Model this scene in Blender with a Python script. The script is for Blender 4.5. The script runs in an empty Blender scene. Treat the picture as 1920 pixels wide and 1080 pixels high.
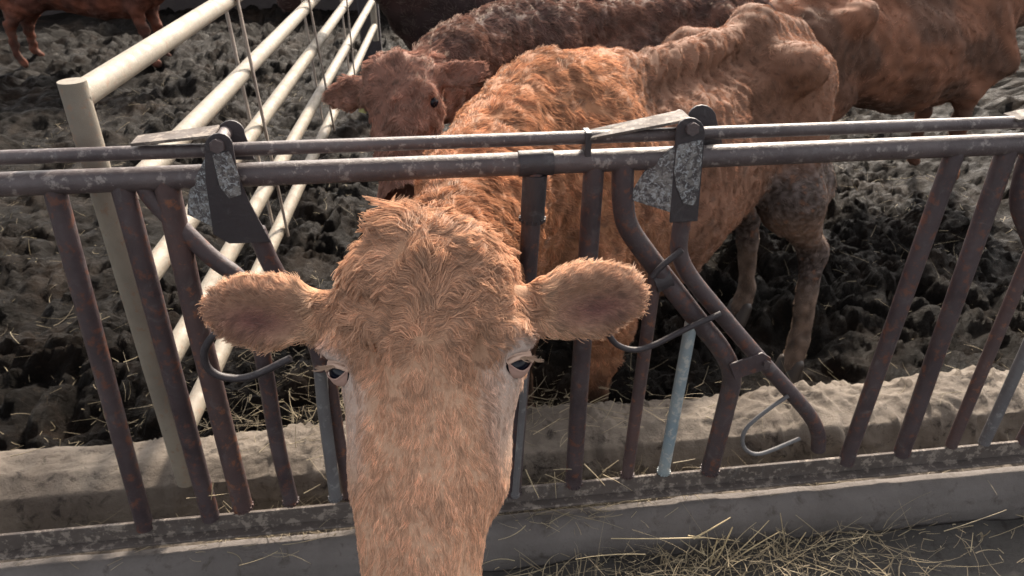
import bpy, math, random
import numpy as np
from mathutils import Vector, kdtree
random.seed(7); rng = np.random.default_rng(7)
sc = bpy.context.scene
C = sc.collection
PI = math.pi
# ------------------------------------------------------------------ camera, sky, sun, exposure
F = 1420.0; TH = math.radians(30); YA = math.radians(7.2)
CAM = np.array([0, 0, 1.8])
cr = np.array([math.cos(YA), -math.sin(YA), 0]); fh = np.array([math.sin(YA), math.cos(YA), 0]); zz = np.array([0, 0, 1.0])
cf = fh*math.cos(TH) - zz*math.sin(TH); cu = zz*math.cos(TH) + fh*math.sin(TH)
cam = bpy.data.cameras.new("camera"); co = bpy.data.objects.new("camera", cam); C.objects.link(co)
co.location = CAM; co.rotation_euler = (math.radians(60), 0, -YA)
cam.sensor_width = 36; cam.lens = 36*F/1920; cam.clip_start = 0.02; cam.clip_end = 500
cam.dof.use_dof = True; cam.dof.focus_distance = 1.05; cam.dof.aperture_fstop = 13.0
sc.camera = co
SUN_EL, SUN_AZ = math.radians(38), math.radians(66)      # azimuth from +X towards +Y
sdir = Vector((math.cos(SUN_EL)*math.cos(SUN_AZ), math.cos(SUN_EL)*math.sin(SUN_AZ), math.sin(SUN_EL)))
w = bpy.data.worlds.new("World"); sc.world = w; w.use_nodes = True
nt = w.node_tree; bgn = nt.nodes["Background"]
sky = nt.nodes.new("ShaderNodeTexSky"); sky.sky_type = 'NISHITA'; sky.sun_disc = False
sky.sun_elevation = SUN_EL; sky.sun_rotation = PI/2 - SUN_AZ; sky.air_density = 0.8; sky.dust_density = 4.0; sky.ozone_density = 0.6
hs = nt.nodes.new("ShaderNodeHueSaturation"); hs.inputs['Saturation'].default_value = .30
wm = nt.nodes.new("ShaderNodeMix"); wm.data_type = 'RGBA'; wm.blend_type = 'MULTIPLY'; wm.inputs[0].default_value = 1; wm.inputs[7].default_value = (1.05, 1.0, .94, 1)   # thin milky overcast
nt.links.new(sky.outputs[0], hs.inputs['Color']); nt.links.new(hs.outputs[0], wm.inputs[6]); nt.links.new(wm.outputs[2], bgn.inputs[0]); bgn.inputs[1].default_value = 0.15
sl = bpy.data.lights.new("sun", 'SUN'); sl.energy = 3.4; sl.angle = math.radians(4); sl.color = (1.0, 0.86, 0.70)
so = bpy.data.objects.new("sun", sl); C.objects.link(so); so.rotation_euler = sdir.to_track_quat('Z', 'Y').to_euler(); so.location = (4, 3, 6)
sc.view_settings.view_transform = 'Standard'; sc.view_settings.look = 'None'; sc.view_settings.exposure = 1.52; sc.view_settings.gamma = 1
sc.cycles.max_bounces = 5; sc.cycles.diffuse_bounces = 3; sc.cycles.transmission_bounces = 3; sc.cycles.transparent_max_bounces = 4

GZ = -0.12           # pen ground level
# ------------------------------------------------------------------ helpers
def ray(px, py): return (px-960)/F*cr - (py-540)/F*cu + cf
def PY(px, py, Y): d = ray(px, py); return CAM + d*(Y/d[1])        # the point of the wall plane y = Y seen in that direction
def PD(px, py, z): return CAM + ray(px, py)*z
def A(*v): return np.array(v, float)
def nrm(v): v = np.asarray(v, float); return v/np.maximum(np.linalg.norm(v, axis=-1, keepdims=True), 1e-9)

def tag(o, label=None, cat=None, group=None, kind=None):
    if label: o['label'] = label
    if cat: o['category'] = cat
    if group: o['group'] = group
    if kind: o['kind'] = kind
    return o
def empty(name, loc, **k):
    o = bpy.data.objects.new(name, None); C.objects.link(o); o.location = loc; o.empty_display_size = .1
    return tag(o, **k)
def link(o, parent=None):
    C.objects.link(o)
    if parent is not None:
        bpy.context.view_layer.update() if False else None
        o.parent = parent
        o.matrix_parent_inverse = world_of(parent).inverted()
    return o
from mathutils import Matrix
def world_of(o):
    m = Matrix.Translation(o.location)
    return m if o.parent is None else world_of(o.parent) @ o.matrix_parent_inverse @ m
def mesh_np(name, V, Fq, mat, parent=None, smooth=True, col=None):
    V = np.asarray(V, np.float32); Fq = np.asarray(Fq, np.int32)
    me = bpy.data.meshes.new(name); n = Fq.shape[1]
    me.vertices.add(len(V)); me.vertices.foreach_set('co', V.ravel())
    me.loops.add(Fq.size); me.loops.foreach_set('vertex_index', Fq.ravel())
    me.polygons.add(len(Fq)); me.polygons.foreach_set('loop_start', np.arange(len(Fq), dtype=np.int32)*n)
    me.update(calc_edges=True)
    if smooth: me.polygons.foreach_set('use_smooth', np.ones(len(Fq), bool))
    if col is not None:
        a = me.color_attributes.new('col', 'FLOAT_COLOR', 'POINT')
        a.data.foreach_set('color', np.concatenate([col, np.ones((len(col), 1))], 1).astype(np.float32).ravel())
    me.materials.append(mat)
    o = bpy.data.objects.new(name, me)
    return link(o, parent)
class MB:
    def __init__(s): s.V = []; s.Q = []; s.n = 0
    def add(s, V, Q):
        s.V.append(np.asarray(V, float)); s.Q.append(np.asarray(Q, int)+s.n); s.n += len(V); return s
    def tube(s, pts, r, seg=18, smooth=6, flat=1.0, cap=True):
        P = np.array(pts, float)
        R = np.full(len(P), r, float) if np.isscalar(r) else np.array(r, float)
        if smooth and len(P) > 2:
            out = []; ro = []
            Q = np.vstack([2*P[0]-P[1], P, 2*P[-1]-P[-2]]); RR = np.concatenate([R[:1], R, R[-1:]])
            for i in range(1, len(Q)-2):
                for t in np.linspace(0, 1, smooth, endpoint=False):
                    a, b, c, d = Q[i-1:i+3]
                    out.append(.5*((2*b)+(-a+c)*t+(2*a-5*b+4*c-d)*t*t+(-a+3*b-3*c+d)*t**3)); ro.append(RR[i]*(1-t)+RR[i+1]*t)
            out.append(P[-1]); ro.append(R[-1]); P = np.array(out); R = np.array(ro)
        T = nrm(np.gradient(P, axis=0)); up = A(0, 0, 1) if abs(T[0][2]) < .8 else A(0, 1, 0)
        V = []
        u = nrm(up - T[0]*(up@T[0]))
        if cap: P = np.vstack([P[:1], P, P[-1:]]); T = np.vstack([T[:1], T, T[-1:]]); R = np.concatenate([[R[0]*.02], R, [R[-1]*.02]])
        for p, t, rr in zip(P, T, R):
            u = nrm(u - t*(u@t)); v = np.cross(t, u)
            for k in range(seg):
                a = 2*PI*k/seg; V.append(p + rr*(u*math.cos(a) + flat*v*math.sin(a)))
        Q = []
        for i in range(len(P)-1):
            for k in range(seg):
                j = (k+1) % seg; Q.append((i*seg+k, i*seg+j, (i+1)*seg+j, (i+1)*seg+k))
        return s.add(V, Q)
    def plate(s, poly, th, dirn=(0, 1, 0)):       # closed plate from a polygon, as a fan around its centre
        P = np.array(poly, float); n = len(P); d = nrm(np.array(dirn, float))*th; c = P.mean(0)
        V = np.vstack([P, P+d, [c], [c+d]]); Q = []
        for i in range(n):
            j = (i+1) % n
            Q += [(i, j, n+j, n+i), (2*n, j, i, i), (2*n+1, n+i, n+j, n+j)]
        Q = np.array(Q); return s.add(V, Q)
    def box(s, a, b, wob=0):
        x0, y0, z0 = a; x1, y1, z1 = b
        V = [(x, y, z) for x in (x0, x1) for y in (y0, y1) for z in (z0, z1)]
        return s.add(V, [(0, 1, 3, 2), (4, 6, 7, 5), (0, 4, 5, 1), (2, 3, 7, 6), (0, 2, 6, 4), (1, 5, 7, 3)])
    def build(s, name, mat, parent=None, bevel=0, sharp=False):
        V = np.vstack(s.V); Q = np.vstack(s.Q)
        me = bpy.data.meshes.new(name)
        me.from_pydata(V.tolist(), [], [list(dict.fromkeys(q)) for q in Q.tolist()]); me.validate(); me.update()
        me.polygons.foreach_set('use_smooth', np.ones(len(me.polygons), bool))
        try: me.set_sharp_from_angle(angle=math.radians(38))
        except Exception: pass
        me.materials.append(mat); o = bpy.data.objects.new(name, me); link(o, parent)
        if bevel:
            m = o.modifiers.new('bevel', 'BEVEL'); m.width = bevel; m.segments = 2; m.limit_method = 'ANGLE'
        return o
def cyl(a, b, r, seg=18): return MB().tube([a, b], r, seg, 0)

# noise on points
class SNoise:
    def __init__(s, freq, n=14, seed=0):
        g = np.random.default_rng(seed); s.k = nrm(g.normal(size=(n, 3)))*freq*2*PI*g.uniform(.6, 1.5, (n, 1)); s.p = g.uniform(0, 2*PI, n)
    def __call__(s, P):
        out = np.zeros(len(P))
        for k, p in zip(s.k, s.p): out += np.sin(P@k+p)
        return out/math.sqrt(len(s.p)*.5)
_LT = {}
def lat2(x, y, seed):                               # smooth lattice noise on 2D points, -1..1
    if seed not in _LT: _LT[seed] = np.random.default_rng(seed).uniform(-1, 1, (512, 512))
    L = _LT[seed]
    xi = np.floor(x).astype(int); yi = np.floor(y).astype(int); fx = x-xi; fy = y-yi
    fx = fx*fx*(3-2*fx); fy = fy*fy*(3-2*fy)
    def l(a, b): return L[a % 512, b % 512]
    return (l(xi, yi)*(1-fx)+l(xi+1, yi)*fx)*(1-fy)+(l(xi, yi+1)*(1-fx)+l(xi+1, yi+1)*fx)*fy
def smooth(a, b, x): t = np.clip((x-a)/(b-a), 0, 1); return t*t*(3-2*t)

# ------------------------------------------------------------------ materials
def newmat(name):
    m = bpy.data.materials.new(name); m.use_nodes = True; n = m.node_tree; return m, n, n.nodes['Principled BSDF'], n.nodes.new, n.links.new
def ramp(n, fac, stops, interp='LINEAR'):
    r = n.nodes.new('ShaderNodeValToRGB'); r.color_ramp.interpolation = interp
    e = r.color_ramp.elements; e[0].position = stops[0][0]; e[0].color = (*stops[0][1], 1); e[1].position = stops[1][0]; e[1].color = (*stops[1][1], 1)
    for p, c in stops[2:]: q = e.new(p); q.color = (*c, 1)
    n.links.new(fac, r.inputs[0]); return r.outputs[0]
def noise(n, scale, detail=6, rough=.6, dist=0, vec=None):
    t = n.nodes.new('ShaderNodeTexNoise'); t.inputs['Scale'].default_value = scale; t.inputs['Detail'].default_value = detail
    t.inputs['Roughness'].default_value = rough; t.inputs['Distortion'].default_value = dist
    g = n.nodes.new('ShaderNodeNewGeometry') if vec is None else None
    n.links.new(vec if vec is not None else g.outputs['Position'], t.inputs['Vector']); return t.outputs['Fac']
def mixc(n, fac, a, b, mode='MIX'):
    m = n.nodes.new('ShaderNodeMix'); m.data_type = 'RGBA'; m.blend_type = mode
    for s, v in ((m.inputs[0], fac), (m.inputs[6], a), (m.inputs[7], b)):
        if isinstance(v, (int, float)): s.default_value = v
        elif isinstance(v, tuple): s.default_value = (*v, 1)
        else: n.links.new(v, s)
    return m.outputs[2]
def bump(n, h, bs, strength=.5, dist=.01):
    b = n.nodes.new('ShaderNodeBump'); b.inputs['Strength'].default_value = strength; b.inputs['Distance'].default_value = dist
    n.links.new(h, b.inputs['Height']); n.links.new(b.outputs[0], bs.inputs['Normal'])

def metal(name, base, alt, worn, worn_at=.60, rough=.42, spot=(.42, .42, .42), spot_at=.72, spec=.5, fs=1.0):
    m, n, b, N, L = newmat(name)
    c = mixc(n, ramp(n, noise(n, 7, 5), [(.35, (0, 0, 0)), (.65, (1, 1, 1))]), base, alt)
    c = mixc(n, ramp(n, noise(n, 45*fs, 8, .7), [(worn_at-.04, (0, 0, 0)), (worn_at+.03, (1, 1, 1))]), c, worn)
    c = mixc(n, ramp(n, noise(n, 95*fs, 8, .75, 1.0), [(spot_at-.02, (0, 0, 0)), (spot_at+.02, (1, 1, 1))]), c, spot)
    c = mixc(n, ramp(n, noise(n, 18, 10, .78, 1.5), [(.55, (0, 0, 0)), (.72, (.75, .75, .75))]), c, tuple(min(1, x*.45+.085) for x in base), 'MIX')
    L(c, b.inputs['Base Color']); b.inputs['Roughness'].default_value = rough; b.inputs['Specular IOR Level'].default_value = spec
    L(ramp(n, noise(n, 30, 4), [(.3, (rough-.1,)*3), (.7, (min(1, rough+.25),)*3)]), b.inputs['Roughness'])
    bump(n, noise(n, 70, 10, .75), b, .55, .004); return m
M_paint = metal('brown_painted_steel', (.060, .044, .048), (.034, .024, .028), (.105, .045, .032), .58, .38, (.26, .23, .22), .70)
M_rail = metal('grey_brown_steel_rail', (.084, .066, .067), (.044, .033, .036), (.19, .165, .155), .60, .36, (.40, .37, .35), .69)
M_red = metal('rust_red_steel', (.075, .044, .042), (.046, .031, .033), (.15, .062, .035), .60, .5, (.25, .2, .18), .74)
M_dark = metal('dark_purple_steel', (.032, .027, .031), (.022, .018, .022), (.06, .045, .045), .70, .45, (.2, .2, .2), .78)
M_spot = metal('lichen_spotted_steel', (.040, .036, .039), (.065, .058, .06), (.15, .145, .14), .52, .7, (.27, .29, .305), .54, .5, 1.3)
M_blue = metal('pale_blue_painted_steel', (.15, .21, .25), (.23, .27, .28), (.34, .35, .34), .56, .5, (.12, .07, .06), .66)
M_grey = metal('weathered_grey_steel', (.12, .12, .125), (.09, .085, .09), (.17, .17, .17), .6, .5, (.3, .3, .3), .7)
M_dusty = metal('dusty_bottom_rail', (.088, .072, .064), (.058, .047, .042), (.20, .17, .145), .56, .75, (.30, .27, .23), .7)
M_gate = metal('cream_painted_gate_pipe', (.215, .19, .15), (.16, .14, .112), (.20, .14, .10), .60, .6, (.10, .07, .055), .66)
M_strap = metal('gate_strap_steel', (.30, .26, .22), (.22, .19, .17), (.14, .09, .07), .62, .5, (.4, .37, .3), .72)

def concrete(name, a, b2, c3, bs=.8):
    m, n, b, N, L = newmat(name)
    c = mixc(n, ramp(n, noise(n, 5, 8, .65), [(.35, (0, 0, 0)), (.68, (1, 1, 1))]), a, b2)
    c = mixc(n, ramp(n, noise(n, 22, 10, .72, .5), [(.54, (0, 0, 0)), (.66, (1, 1, 1))]), c, c3)
    L(c, b.inputs['Base Color']); b.inputs['Roughness'].default_value = .88; b.inputs['Specular IOR Level'].default_value = .3
    bump(n, noise(n, 60, 12, .75), b, bs, .012); return m
M_curb = concrete('cracked_concrete', (.175, .150, .125), (.088, .072, .059), (.030, .024, .020))
M_floor = concrete('dusty_grey_concrete', (.06, .056, .052), (.042, .038, .035), (.028, .025, .022))
M_beam = concrete('worn_concrete_nosing', (.135, .122, .116), (.092, .082, .077), (.07, .06, .054), .5)
m, n, b, N, L = newmat('trodden_mud'); M_mud = m
c = ramp(n, noise(n, 2.2, 10, .7), [(.30, (.0014, .0009, .0006)), (.50, (.0036, .0022, .0014)), (.70, (.021, .0128, .0078))])
c = mixc(n, ramp(n, noise(n, 34, 8, .75), [(.58, (0, 0, 0)), (.68, (1, 1, 1))]), c, (.036, .026, .018))
L(c, b.inputs['Base Color']); L(ramp(n, noise(n, 6, 6), [(.35, (.38,)*3), (.6, (.8,)*3)]), b.inputs['Roughness']); b.inputs['Specular IOR Level'].default_value = .10
bump(n, noise(n, 28, 12, .78, .6), b, 1.0, .045)
m, n, b, N, L = newmat('straw'); M_straw = m
oi = n.nodes.new('ShaderNodeAttribute'); oi.attribute_name = 'col'; L(oi.outputs['Color'], b.inputs['Base Color']); b.inputs['Roughness'].default_value = .6
def skin_mat(name):
    m, n, b, N, L = newmat(name); a = N('ShaderNodeAttribute'); a.attribute_name = 'col'
    L(a.outputs['Color'], b.inputs['Base Color']); b.inputs['Roughness'].default_value = .8; b.inputs['Specular IOR Level'].default_value = .15
    bump(n, noise(n, 240, 6, .7), b, .5, .004)
    return m
M_skin = skin_mat('hide')
def hair_mat(name):
    m = bpy.data.materials.new(name); m.use_nodes = True; n = m.node_tree; n.nodes.clear(); N = n.nodes.new; L = n.links.new
    out = N('ShaderNodeOutputMaterial'); a = N('ShaderNodeAttribute'); a.attribute_name = 'col'
    hi = N('ShaderNodeHairInfo')
    k = N('ShaderNodeMapRange'); k.inputs['To Min'].default_value = .58; k.inputs['To Max'].default_value = 1.42; L(hi.outputs['Random'], k.inputs['Value'])
    v = N('ShaderNodeVectorMath'); v.operation = 'SCALE'; L(a.outputs['Color'], v.inputs[0]); L(k.outputs[0], v.inputs['Scale'])
    d = N('ShaderNodeBsdfDiffuse'); L(v.outputs[0], d.inputs[0])
    t = N('ShaderNodeBsdfTranslucent'); L(v.outputs[0], t.inputs[0])
    g = N('ShaderNodeBsdfHair'); g.component = 'Reflection'; g.inputs['Color'].default_value = (.45, .38, .33, 1); g.inputs['RoughnessU'].default_value = .35; g.inputs['RoughnessV'].default_value = .6
    m1 = N('ShaderNodeMixShader'); m1.inputs[0].default_value = .45; L(d.outputs[0], m1.inputs[1]); L(t.outputs[0], m1.inputs[2])
    m2 = N('ShaderNodeMixShader'); m2.inputs[0].default_value = .12; L(m1.outputs[0], m2.inputs[1]); L(g.outputs[0], m2.inputs[2])
    L(m2.outputs[0], out.inputs[0]); return m
M_hair = hair_mat('cattle_hair')
def plain(name, c, r=.5, spec=.5):
    m, n, b, N, L = newmat(name); b.inputs['Base Color'].default_value = (*c, 1); b.inputs['Roughness'].default_value = r; b.inputs['Specular IOR Level'].default_value = spec; return m
M_eye = plain('wet_dark_eye', (.003, .004, .010), .10, .25)
M_lash = plain('pale_lash', (.35, .24, .17), .6)
M_tag = plain('yellow_plastic', (.30, .30, .10), .45)
M_hoof = plain('dark_hoof', (.03, .022, .018), .5)

# ------------------------------------------------------------------ ground
def spaced(segs):
    out = [segs[0][0]]
    for a, b, d0, d1 in segs:
        x = a
        while x < b-1e-6:
            t = (x-a)/(b-a); x = min(b, x + d0*(1-t)+d1*t); out.append(x)
    return np.array(out)
def mud_height(X, Y):
    wx = X + .05*lat2(X*5, Y*5, 11); wy = Y + .05*lat2(X*5+9, Y*5+7, 12)
    h = .05*lat2(X*.9, Y*.9, 1)
    rg = lambda f, sd, p=1.0: (np.abs(lat2(wx*f+.37*lat2(wx*f*.6, wy*f*.6, sd+60), wy*f*.85, sd))*1.6).clip(0, 1)**p
    am = .6+.5*smooth(-.4, .5, lat2(X*1.7, Y*1.7, 8))
    h = h + am*(.06*rg(3.1, 2) + .065*rg(7.3, 3) + .048*rg(14.5, 4) + .022*rg(31, 5, .8)) + .010*rg(62, 9)
    hole = smooth(.30, .80, lat2(X*3.1+50+.3*lat2(X*7, Y*7, 61), Y*2.6+3, 6)); return h - .085 - .06*hole
gx = spaced([(-70, -12, 9, 2), (-12, -4, 1, .06), (-4, -1.2, .035, .016), (-1.2, 2.6, .014, .016), (2.6, 5, .018, .06), (5, 12, .1, 1.5), (12, 70, 3, 10)])
gy = spaced([(-6, 1.45, 1.5, .3), (1.45, 1.62, .08, .02), (1.62, 4, .013, .018), (4, 10.5, .02, .045), (10.5, 25, .2, 2), (25, 120, 3, 16)])
GX, GY = np.meshgrid(gx, gy, indexing='ij')
Hh = mud_height(GX, GY)*smooth(1.4, 1.6, GY) + GZ
nx, ny = GX.shape; idx = np.arange(nx*ny).reshape(nx, ny)
Qd = np.stack([idx[:-1, :-1], idx[1:, :-1], idx[1:, 1:], idx[:-1, 1:]], -1).reshape(-1, 4)
g = mesh_np('ground', np.stack([GX, GY, Hh], -1).reshape(-1, 3), Qd, M_mud); tag(g, kind='structure')

# low wall far behind the pen
mb = MB(); mb.box((-9, 11.4, GZ-.1), (14, 11.7, 1.0)); mb.box((-9.03, 11.37, .9), (14.03, 11.73, 1.03))
o = mb.build('low_wall', concrete('dark_wall', (.035, .03, .03), (.05, .042, .04), (.025, .02, .02)), None, .01)
tag(o, 'low dark wall across the far end of the muddy pen', 'wall')

# ------------------------------------------------------------------ curb, nosing, feed floor
def rough_strip(name, prof, x0, x1, dx, mat, amp, fr, seed, rock=0, **k):   # lofted profile (y,z) along X with lumps
    prof = np.array(prof, float); P = []
    for i in range(len(prof)-1):
        m_ = max(2, int(np.linalg.norm(prof[i+1]-prof[i])/dx)); P += [prof[i]*(1-t)+prof[i+1]*t for t in np.linspace(0, 1, m_, endpoint=False)]
    P.append(prof[-1]); P = np.array(P); xs = np.arange(x0, x1, dx*1.4)
    X = np.repeat(xs[:, None], len(P), 1); Y = np.repeat(P[None, :, 0], len(xs), 0); Z = np.repeat(P[None, :, 1], len(xs), 0)
    T = nrm(np.gradient(P, axis=0)); Nn = np.stack([-T[:, 1], T[:, 0]], 1)
    V = np.stack([X, Y, Z], -1).reshape(-1, 3)
    d = amp*(SNoise(fr, 16, seed)(V)*.6 + SNoise(fr*2.7, 16, seed+1)(V)*.35 + SNoise(fr*7, 20, seed+2)(V)*.15)
    if rock:
        d = amp*.45*SNoise(fr, 16, seed)(V); u_ = V[:, 0]; v_ = V[:, 1]-V[:, 2]
        wu = u_+.03*lat2(u_*9, v_*9, seed+8); wv = v_+.03*lat2(u_*9+5, v_*9+3, seed+9)
        for q_, (f_, a_) in enumerate([(6, .006), (13, .008), (29, .0065), (60, .0045)]): d += a_*(np.abs(lat2(wu*f_, wv*f_, seed+20+q_))*2-.7)
        ck = np.minimum(np.abs(lat2(wu*4+7, wv*3, seed+40)), np.abs(lat2(wu*7+3, wv*5, seed+41))*1.4); d -= .014*smooth(.05, .0, ck)
        d *= .35+.65*smooth(-.5, .6, lat2(u_*3+2, v_*2, seed+50))
    else: d -= amp*2.2*smooth(.9, 1.5, SNoise(fr*1.3, 10, seed+5)(V*A(1, .3, .3)))
    d = d.reshape(X.shape)
    V = np.stack([X, Y+Nn[None, :, 0]*d, Z+Nn[None, :, 1]*d], -1).reshape(-1, 3)
    a, b_ = X.shape; ii = np.arange(a*b_).reshape(a, b_)
    Q = np.stack([ii[:-1, :-1], ii[1:, :-1], ii[1:, 1:], ii[:-1, 1:]], -1).reshape(-1, 4)[:, ::-1]
    return tag(mesh_np(name, V, Q, mat), **k)
rough_strip('concrete_curb', [(1.70, -.3), (1.67, .30), (1.645, .445), (1.60, .480), (1.50, .492), (1.44, .47), (1.41, .425), (1.40, .385), (1.325, .380), (1.32, .1)], -3.2, 4.2, .0065, M_curb, .010, 2.6, 20, rock=1,
            label='rough cracked concrete curb running behind the bars of the feed barrier', cat='curb')
rough_strip('trough_edge', [(1.31, .25), (1.31, .40), (1.295, .418), (1.27, .424), (1.245, .412), (1.228, .385), (1.222, .35), (1.228, .31), (1.24, .22), (1.24, 0)], -3.2, 4.2, .008, M_beam, .0014, 4, 40,
            label='rounded grey concrete edge of the trough in front of the barrier', cat='trough')
V = []; gx2 = np.arange(-3.2, 4.2, .03); gy2 = np.concatenate([np.arange(-1.6, .6, .12), np.arange(.6, 1.24, .02)])
AX, AY = np.meshgrid(gx2, gy2, indexing='ij'); AZ = .285 + .012*lat2(AX*9, AY*9, 31) + .006*lat2(AX*25, AY*25, 32) + .03*smooth(.9, 1.15, AY)
ii = np.arange(AX.size).reshape(AX.shape); Q = np.stack([ii[:-1, :-1], ii[1:, :-1], ii[1:, 1:], ii[:-1, 1:]], -1).reshape(-1, 4)
tag(mesh_np('feed_floor', np.stack([AX, AY, AZ], -1).reshape(-1, 3), Q, M_floor), kind='structure')

# ------------------------------------------------------------------ straw
def straws(name, items, **k):        # items: (pos, dir, length, width, bend, colour)
    V = []; Q = []; Cc = []; n0 = 0
    for p, d, L_, w_, bend, c_ in items:
        d = nrm(d); s_ = nrm(np.cross(d, A(rng.normal(), rng.normal(), 1.5+rng.normal()*.3))); nn = np.cross(s_, d)
        m_ = 6; bd = nrm(A(rng.normal(), rng.normal(), -.4))*bend
        for i in range(m_):
            t = i/(m_-1); q = p + d*L_*t + bd*L_*t*t; ww = w_*(1-.5*t)
            V += [q - s_*ww, q + s_*ww, q + nn*ww*.9]; Cc += [c_]*3
            if i:
                a = n0+3*(i-1); b_ = n0+3*i
                Q += [(a, a+1, b_+1, b_), (a+1, a+2, b_+2, b_+1), (a+2, a, b_, b_+2)]
        n0 += 3*m_
    return tag(mesh_np(name, V, Q, M_straw, None, False, np.array(Cc)), kind='stuff', **k)
def scol(dark=1.0): t = random.random(); c_ = np.array([.42, .35, .22])*(1-t)+np.array([.27, .215, .14])*t; return c_*dark*random.uniform(.6, 1.15)
it = []
for i in range(1250):                # hay against the trough on the right
    x = random.gauss(.66, .26) if i % 3 else random.uniform(-1.6, 1.9); y = 1.21-abs(random.gauss(0, .12)); z = .315+random.random()*.05*(1 if i % 3 else .4)
    it.append((A(x, y, z), A(random.gauss(0, 1), random.gauss(0, .7), random.gauss(.1, .35)), random.choice([random.uniform(.012, .05), random.uniform(.04, .15)]), random.choice([.0005, .0008, .0012, .0018]), random.uniform(-.9, 1.0), scol(.9)))
for px, py, dx_, dz_, l in [(1335, 1065, .35, .9, .14), (1345, 1068, .8, .75, .17), (1350, 1068, .95, .8, .19), (1330, 1065, .1, 1, .10), (1470, 1060, .35, .9, .10), (1300, 1010, 1, .5, .10), (1210, 1040, -1, .1, .17), (1320, 1008, -1, -.03, .2), (1290, 1005, .8, -.35, .13), (1480, 1065, -.7, .6, .09), (1500, 1060, .9, .5, .12)]:
    it.append((PY(px, py, 1.17), A(dx_, .1, dz_), l, .0026, .12, np.array([.46, .37, .22])))
straws('hay', it, label='loose dry hay strewn on the feed floor below the trough edge', cat='hay')
it = []
for i in range(1500):                 # on the curb and on the ledge
    x = random.choice([random.gauss(.27, .10), random.gauss(-.35, .16), random.uniform(-1.6, 1.8), random.gauss(.5, .15)]); r_ = random.random()
    y, z = (random.uniform(1.30, 1.39), .405) if r_ < .72 else (random.uniform(1.42, 1.6), .53) if r_ < .84 else (random.uniform(1.23, 1.29), .424)
    if r_ >= .84 and random.random() < .75: continue
    it.append((A(x, y, z+random.random()*.015), A(random.gauss(0, 1), random.gauss(0, .5), random.gauss(.05, .22)), random.uniform(.02, .09), random.uniform(.0005, .0013), random.uniform(-.6, .6), scol(.8)))
for px, py, dx_, dz_, l in [(985, 880, .3, -.9, .085), (1040, 885, .05, -1, .075), (1060, 905, -.6, .45, .07), (1095, 870, .6, -.75, .10), (1130, 890, .85, -.55, .10), (1130, 885, .75, .75, .05), (1000, 815, 1, .65, .07), (1262, 868, 1, .12, .055), (400, 905, -.25, -.9, .05), (350, 935, 1, .05, .1), (570, 925, .9, .5, .05), (1080, 880, -.9, .2, .06)]:
    it.append((PY(px, py, 1.285), A(dx_, -.03, dz_), l, .0016, .1, np.array([.38, .31, .20])))
straws('straw_wisps', it, label='straw wisps caught on the curb and bottom rail of the barrier', cat='straw')
it = []
for i in range(5200):                # trodden into the mud
    if i < 3000: x = random.gauss(-.38, .45); y = 1.70+abs(random.gauss(0, .55))
    else: x = random.uniform(-3, 3.6); y = random.uniform(1.7, 7.5)
    z = float(mud_height(np.array([x]), np.array([y]))[0])+GZ+.012
    it.append((A(x, y, z), A(random.gauss(0, 1), random.gauss(0, 1), random.gauss(.05, .3)), random.uniform(.03, .12), random.uniform(.0007, .0019), random.uniform(-.9, .9), scol(.85)))
straws('trodden_straw', it, label='stalks of old straw trodden into the dark mud of the pen', cat='straw')

# ------------------------------------------------------------------ feed barrier
YB = 1.30
def pts(l, Y=YB): return [PY(a, b_, Y) for a, b_ in l]
def ext(a, b_, x0, x1):       # the line a-b continued to X = x0 and X = x1
    d = (b_-a)/(b_[0]-a[0]); return a+d*(x0-a[0]), a+d*(x1-a[0])
fb = empty('feed_barrier', (.2, YB, .5), label='long brown steel self-locking feed barrier with worn paint above the curb', cat='feed barrier')
a, b_ = ext(PY(500, 326, YB), PY(1450, 288, YB), -3, 4); MB().tube([a, b_], .0212, 24, 0).build('top_rail', M_rail, fb)
a, b_ = ext(PY(500, 278, YB), PY(1450, 245, YB), -3, 4); MB().tube([a, b_], .0122, 18, 0).build('control_rod', M_rail, fb)
# bottom angle rail: upright web and a forward flange
a, b_ = A(-3, YB, .478), A(4, YB, .478)
mb = MB(); mb.box((-3, YB-.004, .455), (4, YB+.004, .500)); mb.box((-3, YB-.026, .448), (4, YB+.004, .4547)); mb.build('bottom_rail', M_dusty, fb, .0015)
def bar(name, l, r, mat, par=fb, Y=YB, **k): 
    P = pts(l, Y); mb = MB().tube(P, r, 20, k.get('sm', 0)); d = nrm(P[-1]-P[-2]); q = P[-1]-d*.004
    for j in range(14):            # weld bead round the foot
        an = 2*PI*j/14; c_ = q+(A(1, 0, 0)*math.cos(an)+A(0, 1, 0)*math.sin(an))*r*1.02; mb.tube([c_-A(0, 0, .003), c_+A(0, 0, .003+.002*random.random())], .0022+.0008*random.random(), 6, 0)
    return mb.build(name, mat, par)
zrail = lambda px: None
bar('upright_bar', [(1003, 308), (990, 500), (962, 925)], .0185, M_paint, sm=0)
sl_ = bar('sleeve', [(1003, 325), (998, 414)], .0232, M_dark)
MB().tube([PY(972, 307, YB), PY(1036, 304, YB)], .0238, 22, 0).build('sleeve_collar', M_dark, fb)
bar('upright_bar', [(1114, 305), (1075, 908)], .0196, M_paint)
bar('upright_bar', [(1231, 496), (1176, 892)], .0142, M_red)
bar('upright_bar', [(1300, 585), (1244, 886)], .0138, M_blue)
bent = [(1168, 303), (1168, 375), (1178, 425), (1215, 480), (1300, 590), (1352, 655), (1372, 705), (1362, 760), (1330, 884)]
bar('bent_tube', bent, .0212, M_paint, sm=6)
bar('upright_bar', [(310, 335), (368, 600), (456, 952)], .0215, M_red)
bar('bent_tube', [(268, 335), (285, 372), (352, 440), (400, 485), (455, 530), (480, 600), (498, 700), (520, 830), (546, 942)], .0165, M_paint, sm=5)
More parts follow.
